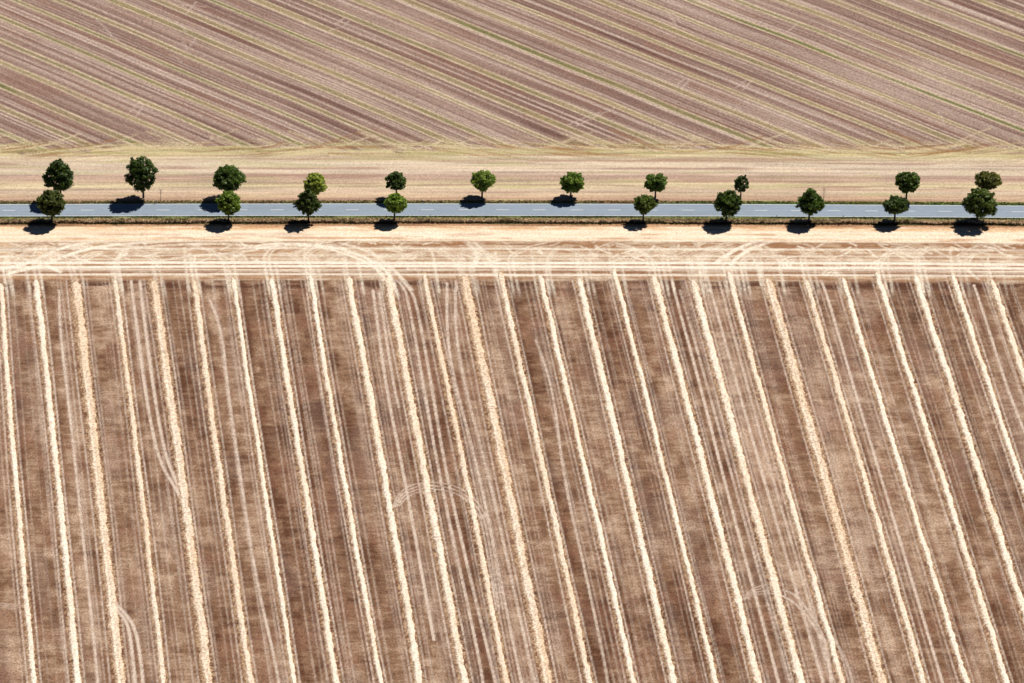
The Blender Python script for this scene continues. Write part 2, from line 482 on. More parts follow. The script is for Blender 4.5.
    # dark dry scrapes at the left
    for (px, py, r) in ((17, 249, 1.6), (20, 253, 1.2), (24, 250, 1.0), (30, 247, 1.2), (59, 247, 2.2), (66, 249, 1.6), (30, 254, 1.3)):
        a, b = T(px, py)
        dd = np.hypot((X - a) / 1.6, Tt - b) / r
        hc = mixc(hc, A(150, 112, 80), (.75 * np.clip(1.2 - dd - .6 * (fbm(X, Tt, 77, 2) - .3), 0, 1)).astype(np.float32))
    hb = sstep(T(512, 242)[1], T(512, 240)[1], Tt)[..., None]
    hc = hc * (np.array([.90, .82, .73], np.float32) * (1 - hb) + np.array([1.22, 1.14, 1.04], np.float32) * hb)
    c = c * (1 - head[..., None]) + hc * head[..., None]
    # darker brown, broken strip along both edges of each swath
    bd = np.zeros(X.shape, np.float32)
    for k in range(len(SW)):
        yy = np.linspace(YB, P(0, SW[k][4])[1], 60); px = swath_xy(k, yy)
        for off in (-SW[k][5] - .22, SW[k][5] + .1):
            stamp(bd, xs, ts, np.stack([px + off, yy - C(px)], 1), .30, .85, soft=.2)
    c = mixc(c, A(122, 76, 50), np.clip(bd * (.1 + .75 * vn(X / .7, Y / 1.3, 82)), 0, 1))
    sp = np.zeros(X.shape, np.float32)      # straw spilled beside the swaths
    for k in range(len(SW)):
        yy = np.linspace(YB, P(0, SW[k][4])[1], 60); px = swath_xy(k, yy)
        stamp(sp, xs, ts, np.stack([px, yy - C(px)], 1), SW[k][5] - .1, 1.0, soft=.55)
    c = mixc(c, A(226, 190, 150), np.clip(sp * sstep(.42, .62, vn((.8 * X + .6 * Y) / .5, (.8 * Y - .6 * X) / .6, 84) * .7 + .3 * grain), 0, 1) * .85)
    # tracks
    buf = np.zeros(X.shape, np.float32)
    for it in TR:
        if it[0] == "w":
            pts = it[1].copy(); pts[:, 1] -= C(pts[:, 0]); stamp(buf, xs, ts, pts, it[2] * .6, it[3], soft=.13)
        else:
            stamp(buf, xs, ts, [T(*p) for p in it[0]], it[1], it[2], soft=.15)
    brk = .30 + .75 * vn((.8 * X + .6 * Tt) / .8, (.8 * Tt - .6 * X) / 1.0, 81) + .35 * vn(X / 6.0, Tt / 9.0, 87)
    c = mixc(c, A(240, 218, 198), np.clip(1.35 * buf * brk * (1 - head * .6), 0, 1))
    b2 = np.zeros(X.shape, np.float32)
    for pts, w_, s_ in HL:
        stamp(b2, xs, ts, [T(*p) for p in pts], w_, s_, soft=.3)
    hm = sstep(T(512, 300)[1], T(512, 288)[1], Tt) * sstep(T(512, 238)[1], T(512, 245)[1], Tt)
    hm = np.maximum(hm, 0)
    c = mixc(c, A(255, 241, 218) * 1.15, np.clip(1.25 * b2 * brk * hm, 0, 1))
    b3 = np.zeros(X.shape, np.float32)
    for r, w_, s_ in ((262.7, .55, 1.0), (266.6, .5, 1.0), (269.6, .22, .6), (274.4, .35, .75), (248.6, .3, .55), (255.5, .25, .4), (259.0, .25, .35), (240.4, .3, .5), (236, .5, .5), (232, .6, .4), (271.0, .12, .3)):
        t = T(512, r)[1]; tx = np.linspace(-184, 184, 60)
        stamp(b3, xs, ts, np.stack([tx, t + .25 * np.sin(tx / 40 + r)], 1), w_, s_, soft=.22)
    c = mixc(c, A(255, 243, 224) * 1.22, np.clip(b3 * (.75 + .35 * vn(X / 5, Tt, 83)), 0, 1))
    # height: rough soil, wheel tracks pressed in a little
    Z = (grain - .5) * .02 + (vn((.8 * X + .6 * Y) / 1.1, (.8 * Y - .6 * X) / 1.1, 91) - .5) * .06 - buf * .03
    Z = Z.astype(np.float32)
    Z[-1, :] = 0
    far = (np.abs(X) > 188) | (Tt < -298)
    Z[far] = 0
    c = np.clip(c, 0.01, .85)
    c = np.concatenate([c, (1 - .35 * head - .45 * np.clip(buf, 0, 1) * (1 - head))[..., None]], -1)
    struct(grid_object("stubble_field", xs, ts, Z, c, M_field))
near_field()

# ------------------------------------------------------------------ far field
SL = .415
INTS = [131, 107, 85, 62, 41, 18, -5, -23, -46, -65, -88, -107, -129, -149, -170, -191, -212, -232, -252, -270, -291, -311, -330, -350, -368, -385, -407, -428]
GREEN = {0: .9, 2: 1.0, 5: .6, 6: .7, 7: .3, 9: .5, 10: .9, 8: .4, 12: .5, 14: .8, 15: .5, 16: .4, 20: 1.0, 24: 1.0, 25: .3, 18: .4, 21: .5, 1: .3, 3: .3, 4: .5, 22: .3}
def far_field():
    ts = core(E_F, 158, 0.42, far_hi=9000)
    xs = XS
    X, Tt = np.meshgrid(xs, ts); X = X.astype(np.float32); Tt = Tt.astype(np.float32)
    Y = Tt + C(xs)[None, :].astype(np.float32)
    p = np.array(P(256, 19)); q = np.array(P(512, 125)); d = (q - p) / np.linalg.norm(q - p)
    nrm = np.array([-d[1], d[0]])
    U = (X - p[0]) * nrm[0] + (Y - p[1]) * nrm[1]       # across
    V = (X - p[0]) * d[0] + (Y - p[1]) * d[1]           # along
    uk = []
    for it in INTS:
        xm = min(max((75 - it) / SL, 20 if it < 75 else 5), 1000)
        g = np.array(P(xm, it + SL * xm)) - p
        uk.append(g @ nrm)
    uk = np.array(uk)
    U = U + (vn(V / 25, U / 40, 101) - .5) * .7
    n = len(uk)
    k = np.argmin(np.abs(U[..., None] - uk[None, None, :]), -1) if U.size < 5e4 else None
    if k is None:
        o = np.argsort(uk); us = uk[o]
        j = np.clip(np.searchsorted(us, U.ravel()), 1, n - 1)
        pick = np.where(np.abs(U.ravel() - us[j - 1]) < np.abs(U.ravel() - us[j]), j - 1, j)
        k = o[pick].reshape(U.shape)
    du = U - uk[k]
    grain = np.random.RandomState(2).rand(*X.shape).astype(np.float32)
    lanei = np.floor(np.interp(U.ravel(), np.sort(uk), np.arange(n)).reshape(U.shape)).astype(int)
    rl = np.random.RandomState(11).rand(64)
    fine = np.clip((vn(U / .75, V / 60, 103) - .5) * 1.6 + .5, 0, 1); fine2 = vn(U / 1.6, V / 45, 104)
    bigp = fbm(U / 14, V / 45, 105, 3)
    v = .50 * (fine - .5) + .30 * (fine2 - .5) + .5 * (bigp - .5) + .1 * (grain - .5) + .24 * (rl[lanei] - .5)
    pale = np.exp(-(((X - P(880, 95)[0]) / 45) ** 2 + ((Y - P(880, 95)[1]) / 28) ** 2)) + .7 * np.exp(-(((X - P(740, 5)[0]) / 30) ** 2 + ((Y - P(740, 5)[1]) / 16) ** 2))
    v = v + .38 * pale - .03
    v = np.clip(.47 + v * .85, 0, 1.1)[..., None]
    dark = A(120, 86, 76); mid = A(165, 135, 121); light = A(210, 185, 167)
    c = np.where(v < .5, dark + (mid - dark) * v / .5, mid + (light - mid) * (v - .5) / .5).astype(np.float32)
    c = mixc(c, A(150, 104, 84), .3 * sstep(.56, .7, fbm(U / 5, V / 30, 107, 2)))
    # fine pale wheel lines in some lanes
    lf = np.interp(U.ravel(), np.sort(uk), np.arange(n)).reshape(U.shape) % 1.0
    rk = np.random.RandomState(8)
    for q_ in range(6):
        has = (rk.rand(64) < .5) * rk.uniform(.25, .75, 64); pos = rk.uniform(.18, .85, 64)
        m = np.exp(-((lf - pos[lanei]) * 10.4 / .32) ** 2) * has[lanei] * (.6 + .5 * vn(U, V / 6, 108 + q_))
        c = mixc(c, A(230, 208, 190), np.clip(m * 1.25, 0, 1).astype(np.float32))
    # seed lines: pale borders with regrowth between
    wv = np.array([rk.uniform(.62, 1.1) for _ in range(n)])[k]
    band = np.exp(-(np.abs(du) / (1.35 * wv)) ** 4)
    c = mixc(c, A(186, 164, 124), (.6 * band * (.7 + .5 * vn(U / .6, V / 8, 121))).astype(np.float32))
    for sgn in (-1, 1):
        e = np.exp(-((du - sgn * 1.3 * wv) / .34) ** 2)
        c = mixc(c, A(238, 220, 184), (.95 * e * (.6 + .5 * vn(U, V / 9, 122 + sgn))).astype(np.float32))
    gk = np.array([GREEN.get(i, .25) for i in range(n)])[k]
    gv = sstep(.3, .62, vn(V / 22 + k * 5.3, U / 30, 125)) * .75 + .25
    g = np.exp(-((du + .1) / (.62 * wv)) ** 2) * gk * gv
    c = mixc(c, A(112, 122, 58), np.clip(g * 1.15 * (.7 + .5 * grain), 0, 1).astype(np.float32))
    yl = np.exp(-(du / (1.0 * wv)) ** 2) * (1 - gk) * sstep(.5, .7, vn(V / 30 + k * 3.1, U / 40, 126))
    c = mixc(c, A(190, 172, 116), (.4 * yl).astype(np.float32))
    # short cross marks
    for (px, py, px2, py2) in ((170, 55, 182, 62), (182, 42, 187, 50), (190, 46, 196, 38), (130, 112, 140, 102), (136, 116, 143, 106), (336, 24, 346, 17), (344, 26, 350, 20), (325, 33, 338, 28),
                               (568, 125, 600, 112), (576, 126, 615, 108), (682, 88, 690, 80), (676, 86, 684, 79), (736, 88, 746, 80), (743, 90, 752, 80), (790, 30, 798, 22), (180, 5, 205, 7), (186, 14, 196, 2),
                               (672, 12, 680, 22), (666, 10, 676, 26), (938, 112, 944, 124), (176, 22, 186, 32), (96, 20, 112, 36), (100, 30, 126, 47)):
        bb = np.zeros(X.shape, np.float32)
        stamp(bb, xs, ts, [T(px, py), T((px + px2) / 2 + 1, (py + py2) / 2 - 1), T(px2, py2)], .25, .42)
        i = np.nonzero(bb.any(1))[0]; j = np.nonzero(bb.any(0))[0]
        if len(i) == 0: continue
        s_ = (slice(i[0], i[-1] + 1), slice(j[0], j[-1] + 1))
        c[s_] = mixc(c[s_], A(222, 200, 184), bb[s_])
    # turning headland along the road
    rr = [202, 199.5, 197, 194, 190, 187, 184.5, 182, 178, 175, 171, 168, 165, 160, 156, 152.5, 150, 147]
    cc = [(168, 140, 100), (196, 160, 132), (208, 174, 148), (222, 192, 160), (210, 178, 152), (226, 203, 170), (224, 204, 164), (216, 190, 158), (200, 168, 148), (206, 174, 154),
          (226, 201, 176), (222, 196, 170), (230, 208, 184), (220, 196, 170), (222, 200, 164), (208, 190, 140), (206, 184, 136), (196, 164, 128)]
    tt = np.array([T(512, r)[1] for r in rr]); cc = np.array([A(*q_) for q_ in cc]); o = np.argsort(tt)
    wob = (fbm(X / 60, Tt / 8, 131, 2) - .5) * 2.0
    hc = np.stack([np.interp(Tt + wob, tt[o], cc[o, i]) for i in range(3)], -1).astype(np.float32)
    s1 = vn(X / 45, Tt / .8, 132) * .45 + vn(X / 14, Tt / 1.0, 133) * .35 + grain * .2
    hc = hc * (1 + (s1 - .5) * 1.0)[..., None] * np.array([1.05, 1.07, 1.05], np.float32)
    hc = mixc(hc, A(188, 150, 130), (.7 * sstep(.60, .74, vn(X / 60, Tt / 1.2, 134) * .7 + vn(X / 12, Tt / .8, 135) * .3)).astype(np.float32))
    hc = mixc(hc, A(206, 198, 140), (.55 * sstep(.6, .75, vn(X / 40, Tt / 2.0, 136) * .7 + vn(X / 9, Tt / 1, 137) * .3)).astype(np.float32))
    b1 = np.zeros(X.shape, np.float32)
    for r, w_, s_ in ((170.5, .3, .6), (173.5, .25, .4), (190.5, .25, .5), (165.2, .25, .35), (157, .3, .4), (193, .2, .3)):
        t = T(512, r)[1]; tx = np.linspace(-184, 184, 60)
        stamp(b1, xs, ts, np.stack([tx, t + .3 * np.sin(tx / 50 + r)], 1), w_, s_, soft=.3)
    hc = mixc(hc, A(246, 230, 205), np.clip(b1 * (.5 + .6 * vn(X / 12, Tt, 138)), 0, 1))
    # the edge where the slanting rows meet the headland is drawn out and mixed
    e0 = T(512, 148.5)[1]
    ee = Tt - e0 + (vn(X / 18, Tt / 30, 141) - .5) * 5 + (fbm(U / 2.2, V / 30, 142, 2) - .5) * 7
    hm = sstep(1.5, -1.5, ee)
    c = c * (1 - hm[..., None]) + hc * hm[..., None]
    # swirls of yellowish and rust stubble in the transition
    zone = np.exp(-((Tt - e0 + 1.0) / 5.0) ** 2)
    Wv = Tt + X * .16 * np.sign(np.sin(X / 60 + 1)) + 2.5 * np.sin(X / 17)
    sw = fbm(Wv / 1.1, X / 20, 143, 2)
    c = mixc(c, A(172, 128, 82), (.9 * zone * sstep(.48, .62, sw)).astype(np.float32))
    c = mixc(c, A(234, 216, 168), (.85 * zone * sstep(.48, .62, fbm(Wv / .9 + 40, X / 24, 144, 2))).astype(np.float32))
    c = mixc(c, A(176, 172, 108), (.6 * zone * sstep(.52, .68, fbm(Tt / 1.4 + 70, X / 22, 145, 2))).astype(np.float32))
    # curves of turning machines in the transition
    b4 = np.zeros(X.shape, np.float32); b5 = np.zeros(X.shape, np.float32)
    r2 = random.Random(12)
    for i in range(46):
        x0 = -20 + i * 23.5 + r2.uniform(-8, 8); d_ = r2.choice([1, 1, -1])
        top = r2.uniform(128, 142); Ln = r2.uniform(30, 60)
        pts = [(x0 - d_ * 24, top), (x0, top + 9), (x0 + d_ * Ln * .45, 148), (x0 + d_ * Ln, 151), (x0 + d_ * Ln * 1.6, 152)]
        stamp(b4 if r2.random() < .7 else b5, xs, ts, [T(*a) for a in pts], r2.uniform(.2, .4), r2.uniform(.35, .7), soft=.3)
    c = mixc(c, A(232, 212, 172), np.clip(b4 * (.5 + .6 * vn(X / 4, Tt / 1, 146)), 0, 1))
    c = mixc(c, A(168, 124, 84), np.clip(b5 * (.5 + .6 * vn(X / 4, Tt / 1, 147)), 0, 1))
    Z = ((grain - .5) * .02 + (vn((.8 * X + .6 * Y) / 1.1, (.8 * Y - .6 * X) / 1.1, 151) - .5) * .05).astype(np.float32)
    Z[0, :] = 0
    Z[(np.abs(X) > 188) | (Tt > 160)] = 0
    c = np.concatenate([np.clip(c, .01, .85), (1 - .5 * hm)[..., None]], -1)
    struct(grid_object("harvested_field", xs, ts, Z, c, M_field2))
far_field()

# ------------------------------------------------------------------ verges (one sheet on each side of the road)
def ditch(t):
    return -.28 * np.exp(-((t + 7.8) / 1.1) ** 2)
def verge(name, ts, colf, zf):
    xs = XS
    X, Tt = np.meshgrid(xs, ts)
    gr = np.random.RandomState(len(ts)).rand(*X.shape)
    c = colf(X, Tt, gr)
    Z = zf(X, Tt) + (gr - .5) * .06
    Z[0, :] = 0 if ts[0] == E_N else 0.03
    Z[-1, :] = .03 if ts[-1] == R_N else 0
    Z[np.abs(X) > 188] = 0
    struct(grid_object(name, xs, ts, Z.astype(np.float32), np.clip(c, .01, .8).astype(np.float32), M_verge))
def near_col(X, Tt, gr):
    rr = [-10.3, -9.7, -9.2, -8.7, -8.1, -7.5, -7.0, -6.0, -5.4, -4.9, -4.05]
    cc = [(222, 178, 138), (212, 164, 124), (196, 148, 108), (122, 108, 70), (94, 90, 54), (150, 122, 86), (212, 178, 142), (216, 184, 148), (180, 166, 120), (132, 144, 80), (132, 142, 84)]
    cc = np.array([A(*q) for q in cc])
    w_ = (fbm(X / 9, Tt / 3, 161, 3) - .5) * 1.3
    c = np.stack([np.interp(Tt + w_, rr, cc[:, k]) for k in range(3)], -1)
    c = mixc(c, A(166, 122, 88), .7 * sstep(.5, .66, fbm(X / 12, Tt / 2, 162, 3)) * sstep(-7.4, -8.2, Tt))
    c = mixc(c, A(120, 124, 70), .6 * sstep(.5, .65, fbm(X / 10, Tt / 1.6, 163, 3)) * sstep(-7, -6, Tt))
    return c * (.72 + .5 * gr)[..., None]
def far_col(X, Tt, gr):
    rr = [3.75, 4.2, 4.9, 5.5, 5.9]
    r_ = sstep(P(640, 200)[0], P(760, 200)[0], X)
    a = np.array([A(*q) for q in [(165, 158, 120), (134, 138, 78), (142, 138, 84), (170, 148, 104), (196, 164, 128)]])
    b = np.array([A(*q) for q in [(170, 170, 120), (112, 144, 58), (116, 142, 62), (150, 146, 90), (196, 164, 126)]])
    w_ = (fbm(X / 7, Tt / 3, 171, 3) - .5) * .9
    ca = np.stack([np.interp(Tt + w_, rr, a[:, k]) for k in range(3)], -1)
    cb = np.stack([np.interp(Tt + w_, rr, b[:, k]) for k in range(3)], -1)
    c = ca * (1 - r_[..., None]) + cb * r_[..., None]
    c = mixc(c, A(150, 112, 78), .8 * sstep(.52, .64, fbm(X / 14, Tt / 4, 172, 2)) * (1 - r_ * .6))
    return c * (.75 + .45 * gr)[..., None]
verge("near_verge", np.concatenate([np.linspace(E_N, R_N, 19)]), near_col, lambda X, T_: ditch(T_) + .02)
verge("far_verge", np.linspace(R_F, E_F, 8), far_col, lambda X, T_: .02 + 0 * T_)

# ------------------------------------------------------------------ road
def ribbon(name, xa, xb, t0, t1, z, mat, parent=None, n=240, base_z=None):
    xx = np.linspace(xa, xb, n)
    cx = C(xx)
    V = np.concatenate([np.stack([xx, cx + t0, np.full(n, z)], 1), np.stack([xx, cx + t1, np.full(n, z)], 1)])
    i = np.arange(n - 1)
    F = np.stack([i, i + 1, n + i + 1, n + i], 1)
    if base_z is not None:       # side faces give the slab its thickness
        V = np.concatenate([V, np.stack([xx, cx + t0, np.full(n, base_z)], 1), np.stack([xx, cx + t1, np.full(n, base_z)], 1)])
        F = np.concatenate([F, np.stack([2 * n + i, 2 * n + i + 1, i + 1, i], 1), np.stack([n + i, n + i + 1, 3 * n + i + 1, 3 * n + i], 1)])
    return V, F
RZ = .09
V, F = ribbon("road", -600, 600, R_N, R_F, RZ, M_road, n=900, base_z=-.15)
V2 = [[-9000, float(C(-600)) + R_N, RZ], [-600, float(C(-600)) + R_N, RZ], [-600, float(C(-600)) + R_F, RZ], [-9000, float(C(-600)) + R_F, RZ],
      [600, float(C(600)) + R_N, RZ], [9000, float(C(600)) + R_N, RZ], [9000, float(C(600)) + R_F, RZ], [600, float(C(600)) + R_F, RZ]]
F2 = [[len(V), len(V) + 1, len(V) + 2, len(V) + 3], [len(V) + 4, len(V) + 5, len(V) + 6, len(V) + 7]]
xx = np.concatenate([np.arange(-200, 200, .6)]); tq = np.linspace(R_N, R_F, 17)
XX, TQ = np.meshgrid(xx, tq)
wear = -.05 * np.exp(-((np.abs(TQ + .15) - .9) / .3) ** 2) - .05 * np.exp(-((np.abs(TQ + .15) - 2.7) / .35) ** 2) + .05 * (np.abs(TQ + .15) > 3.55)
wear = wear + .14 * (fbm(XX / 14, TQ / 1.4, 301, 3) - .5) + .05 * (vn(XX / 1.2, TQ / .8, 302) - .5)
patch_ = (vn(np.floor(XX / 17.0) * 3.3, np.floor((TQ + .15) / 3.9) * 5.1, 303) > .80) * -.05
alb_r = A(165, 180, 195)[None, None, :] * (1.0 + wear + patch_)[..., None]
edge_d = sstep(.45, .1, np.minimum(TQ - R_N, R_F - TQ)) * sstep(.45, .7, vn(XX / 3, TQ, 304))
alb_r = alb_r * (1 - .35 * edge_d[..., None]) + A(190, 170, 140) * .35 * edge_d[..., None]
i_ = np.arange(XX.size).reshape(XX.shape)
Fm = np.stack([i_[:-1, :-1], i_[:-1, 1:], i_[1:, 1:], i_[1:, :-1]], -1).reshape(-1, 4)
Vm = np.stack([XX, TQ + C(XX), np.full(XX.shape, RZ + .006)], -1).reshape(-1, 3)
n0 = len(V) + len(V2)
ab = np.concatenate([np.tile(A(165, 180, 195), (n0, 1)), alb_r.reshape(-1, 3)])
road = struct(mesh_np("road", np.concatenate([V, V2, Vm]), np.concatenate([F, F2, Fm + n0]), M_road, alb=ab))
for t0 in (R_N + .16, R_F - .42):
    V, F = ribbon("edge_line", -400, 400, t0, t0 + .26, RZ + .016, M_paint, n=500)
    mesh_np("edge_line", V, F, M_paint, road)
dash = [9, 50, 87.3, 125, 163.2, 204, 241, 277, 315, 352.2, 390, 427.6, 465, 502.6, 539.6, 576.8, 614, 651, 688, 724.6, 761, 797.5, 834, 871.3, 908.5, 944.5, 981, 1017.3]
dash = [P(d_, 209.6)[0] for d_ in dash]
for i in range(8):
    dash.append(dash[-1 - i] + 11.75 * (i + 1) if i == 0 else dash[-1] + 11.75); dash.insert(0, dash[0] - 12)
Vs, Fs, o_ = [], [], 0
for xd in dash:
    V, F = ribbon("d", xd - 2.05, xd + 2.05, -.30, .0, RZ + .016, M_paint, n=4)
    V = V - np.array([0, .05, 0]); Vs.append(V); Fs.append(F + o_); o_ += len(V)
mesh_np("centre_line", np.concatenate(Vs), np.concatenate(Fs), M_paint, road)

# ------------------------------------------------------------------ verge grass
def grass(name, label, n, tsamp, colsamp, hs, seed):
    r = np.random.RandomState(seed)
    x = r.uniform(-184, 184, n); t = tsamp(r, n, x)
    ok = (t < R_N - .05) | (t > R_F + .1)
    x, t = x[ok], t[ok]; n = len(x)
    z0 = ditch(t) - .02
    B = 6
    X = np.repeat(x, B) + r.normal(0, .14, n * B); Y = np.repeat(t + C(x), B) + r.normal(0, .14, n * B); Z = np.repeat(z0, B)
    a = r.uniform(0, 2 * np.pi, n * B); h = np.repeat(hs(r, n), B) * r.uniform(.6, 1.1, n * B); wd = r.uniform(.04, .10, n * B)
    ln = r.uniform(.1, .5, n * B) * h; a2 = r.uniform(0, 2 * np.pi, n * B)
    P0 = np.stack([X + np.cos(a) * wd, Y + np.sin(a) * wd, Z], 1); P1 = np.stack([X - np.cos(a) * wd, Y - np.sin(a) * wd, Z], 1)
    P2 = np.stack([X + np.cos(a2) * ln, Y + np.sin(a2) * ln, Z + h], 1)
    V = np.stack([P0, P1, P2], 1).reshape(-1, 3)
    F = np.arange(len(V)).reshape(-1, 3)
    c = np.repeat(colsamp(r, n, x, t), B * 3, 0)
    o = mesh_np(name, V, F, M_blade, alb=c)
    o["kind"] = "stuff"; o["label"] = label; o["category"] = "grass"
def cmix(r, n, a, b, GG=1.5):
    q = r.rand(n, 1); return GG * (np.asarray(A(*a)) * (1 - q) + np.asarray(A(*b)) * q)
def clumpy(r, n, x, t, seed, s=8, th=.5):
    return vn(x / s + 3, t / 2, seed)
def t_edge(r, n, x): return np.where(vn(x / 9, x * 0, 201) + r.normal(0, .12, n) > .32, R_N - .1 - np.abs(r.normal(0, .55, n)), -6.2 + r.normal(0, .6, n))
grass("verge_grass", "short green grass along the near edge of the road", 9000, t_edge, lambda r, n, x, t: cmix(r, n, (104, 122, 50), (150, 146, 84)), lambda r, n: r.uniform(.15, .4, n), 1)
def t_ditch(r, n, x):
    m = vn(x / 14, x * 0 + 4, 202)
    return -7.75 + r.normal(0, .48, n) + (vn(x / 5, x * 0, 203) - .5) * .8 + np.where(m < .38, 60, 0)
def c_ditch(r, n, x, t):
    q = sstep(.4, .65, vn(x / 9, x * 0 + 8, 204))[:, None]
    return cmix(r, n, (60, 70, 28), (92, 90, 44), 1.25) * (1 - q) + cmix(r, n, (86, 62, 42), (128, 96, 62), 1.4) * q
def fix(t): return t
grass("ditch_grass", "tall dark green and brown grass growing in the ditch beside the near field", 9000,
      lambda r, n, x: np.where(t_ditch(r, n, x) > 20, -8.0 + r.normal(0, .5, n), t_ditch(r, n, x)), c_ditch, lambda r, n: r.uniform(.25, .6, n), 3)
grass("dry_grass", "dry tan grass on the bank between road and ditch", 9000, lambda r, n, x: -6.3 + r.normal(0, .6, n),
      lambda r, n, x, t: np.minimum(cmix(r, n, (228, 190, 150), (252, 222, 186), 2.0), .75), lambda r, n: r.uniform(.12, .35, n), 5)
def t_far(r, n, x): return R_F + .15 + r.uniform(0, 1, n) ** 1.3 * 1.9
def c_far(r, n, x, t):
    q = sstep(P(600, 200)[0], P(740, 200)[0], x)[:, None] * .8 + .2 * sstep(.5, .7, vn(x / 6, x * 0, 206))[:, None]
    return cmix(r, n, (116, 112, 62), (170, 142, 96)) * (1 - q) + cmix(r, n, (86, 118, 40), (120, 140, 62)) * q
grass("roadside_grass", "patchy green grass strip along the far edge of the road", 8000, t_far, c_far, lambda r, n: r.uniform(.15, .45, n), 7)

# ------------------------------------------------------------------ straw swaths
ordn = ["first", "second", "third", "fourth", "fifth", "sixth", "seventh", "eighth", "ninth", "tenth", "eleventh", "twelfth", "thirteenth", "fourteenth"]
def swath(k):
    s = SW[k]
    r = np.random.RandomState(300 + k)
    ytop = P(512, s[4])[1] + float(C(swath_xy(k, np.array([P(512, s[4])[1]]))[0]))
    yy = np.arange(YB, ytop, .3); n = len(yy)
    cx = swath_xy(k, yy) + (vn(yy / 14, yy * 0 + k, 211) - .5) * .3 + (vn(yy / 1.6, yy * 0 + k, 212) - .5) * .16
    hwL = s[5] * (.66 + .42 * vn(yy / 2.2, yy * 0 + k, 213)) + r.uniform(-.19, .19, n)
    hwR = s[5] * (.68 + .36 * vn(yy / 2.6, yy * 0 + k + 7, 214)) + r.uniform(-.15, .15, n)
    endt = sstep(0, 2.5, ytop - yy) ** .5
    hwL *= .25 + .75 * endt; hwR *= .25 + .75 * endt
    q = np.linspace(-1, 1, 11); m = len(q)
    prof = np.clip(1 - np.abs(q) ** 2.4, 0, 1)
    hh = .24 if s[6] < .5 else .20
    Qx = np.where(q[None, :] < 0, q[None, :] * hwL[:, None], q[None, :] * hwR[:, None])
    X = cx[:, None] + Qx
    Y = yy[:, None] + r.uniform(-.06, .06, (n, m))
    Z = hh * prof[None, :] * (.65 + .7 * vn(X / .5, Y / .6, 215 + k % 3)) + r.uniform(-.04, .06, (n, m)) * (prof[None, :] > 0)
    if s[5] > 1.5:
        Z *= (1 - .45 * np.exp(-((q[None, :] + .05) / .22) ** 2))     # two rows laid side by side
    Z[:, 0] = -.05; Z[:, -1] = -.05
    V = np.stack([X, Y, Z], -1).reshape(-1, 3)
    i = np.arange(n * m).reshape(n, m)
    F = np.stack([i[:-1, :-1], i[:-1, 1:], i[1:, 1:], i[1:, :-1]], -1).reshape(-1, 4)
    br = A(255, 239, 218) * 1.27; go = A(253, 222, 186) * 1.16; sp = A(158, 112, 78)
    gmix = np.clip(s[6] * .62 + (vn(Y / 22, Y * 0 + k * 3, 221) - .5) * .5 + np.abs(q[None, :]) ** 2 * .5, 0, 1)
    if s[5] > 1.4:
        gmix = gmix * (1 - .7 * np.exp(-((q[None, :] + .25) / .2) ** 2) * sstep(.4, .6, vn(Y / 30, Y * 0 + k, 222)))
    c = br + (go - br) * gmix[..., None]
    spk = (r.rand(n, m) < (.03 + .14 * s[6]) + .45 * (q[None, :] < -.55) + .3 * (q[None, :] > .7))  # dark flecks; those massed on the left edge paint the shade of straw clumps
    c = np.where(spk[..., None], c * .3 + sp * .7, c)
    c = c * (.86 + .24 * vn(X / .45, Y / .5, 224) + .12 * r.rand(n, m) - .1 * s[6] * (vn(X / .5, Y / 1.3, 225) > .6))[..., None]
    c = np.minimum(c, .82)
    o = mesh_np("straw_swath", V, F, M_straw, alb=c.reshape(-1, 3))
    look = "broad golden rutted straw swath" if s[5] > 1.5 else ("golden speckled straw swath" if s[6] >= .5 else ("wide pale straw swath" if s[5] >= 1.2 else "narrow bright straw swath"))
    if k < 14: pos = ordn[k] + " from the left edge"
    else: pos = ordn[len(SW) - 1 - k] + " from the right edge"
    o["label"] = f"{look} in the near field, {pos}"
    o["category"] = "straw swath"; o["group"] = "straw swaths lying in rows on the near field"
for k in range(len(SW)): swath(k)

# ------------------------------------------------------------------ trees
LEAFGAIN = 2.15
def tube(pts, rad, n=8):
    pts = [np.array(p, float) for p in pts]; V = []; F = []
    for i, p in enumerate(pts):
        d = pts[min(i + 1, len(pts) - 1)] - pts[max(i - 1, 0)]; d /= np.linalg.norm(d)
        a = np.cross(d, [0, 1, 0.01]); a /= np.linalg.norm(a); b = np.cross(d, a)
        for j in range(n):
            t = 2 * math.pi * j / n
            V.append(p + (a * math.cos(t) + b * math.sin(t)) * rad[i])
    for i in range(len(pts) - 1):
        for j in range(n):
            F.append((i * n + j, i * n + (j + 1) % n, (i + 1) * n + (j + 1) % n, (i + 1) * n + j))
    return V, F

def cap(t, V, F): return V, F

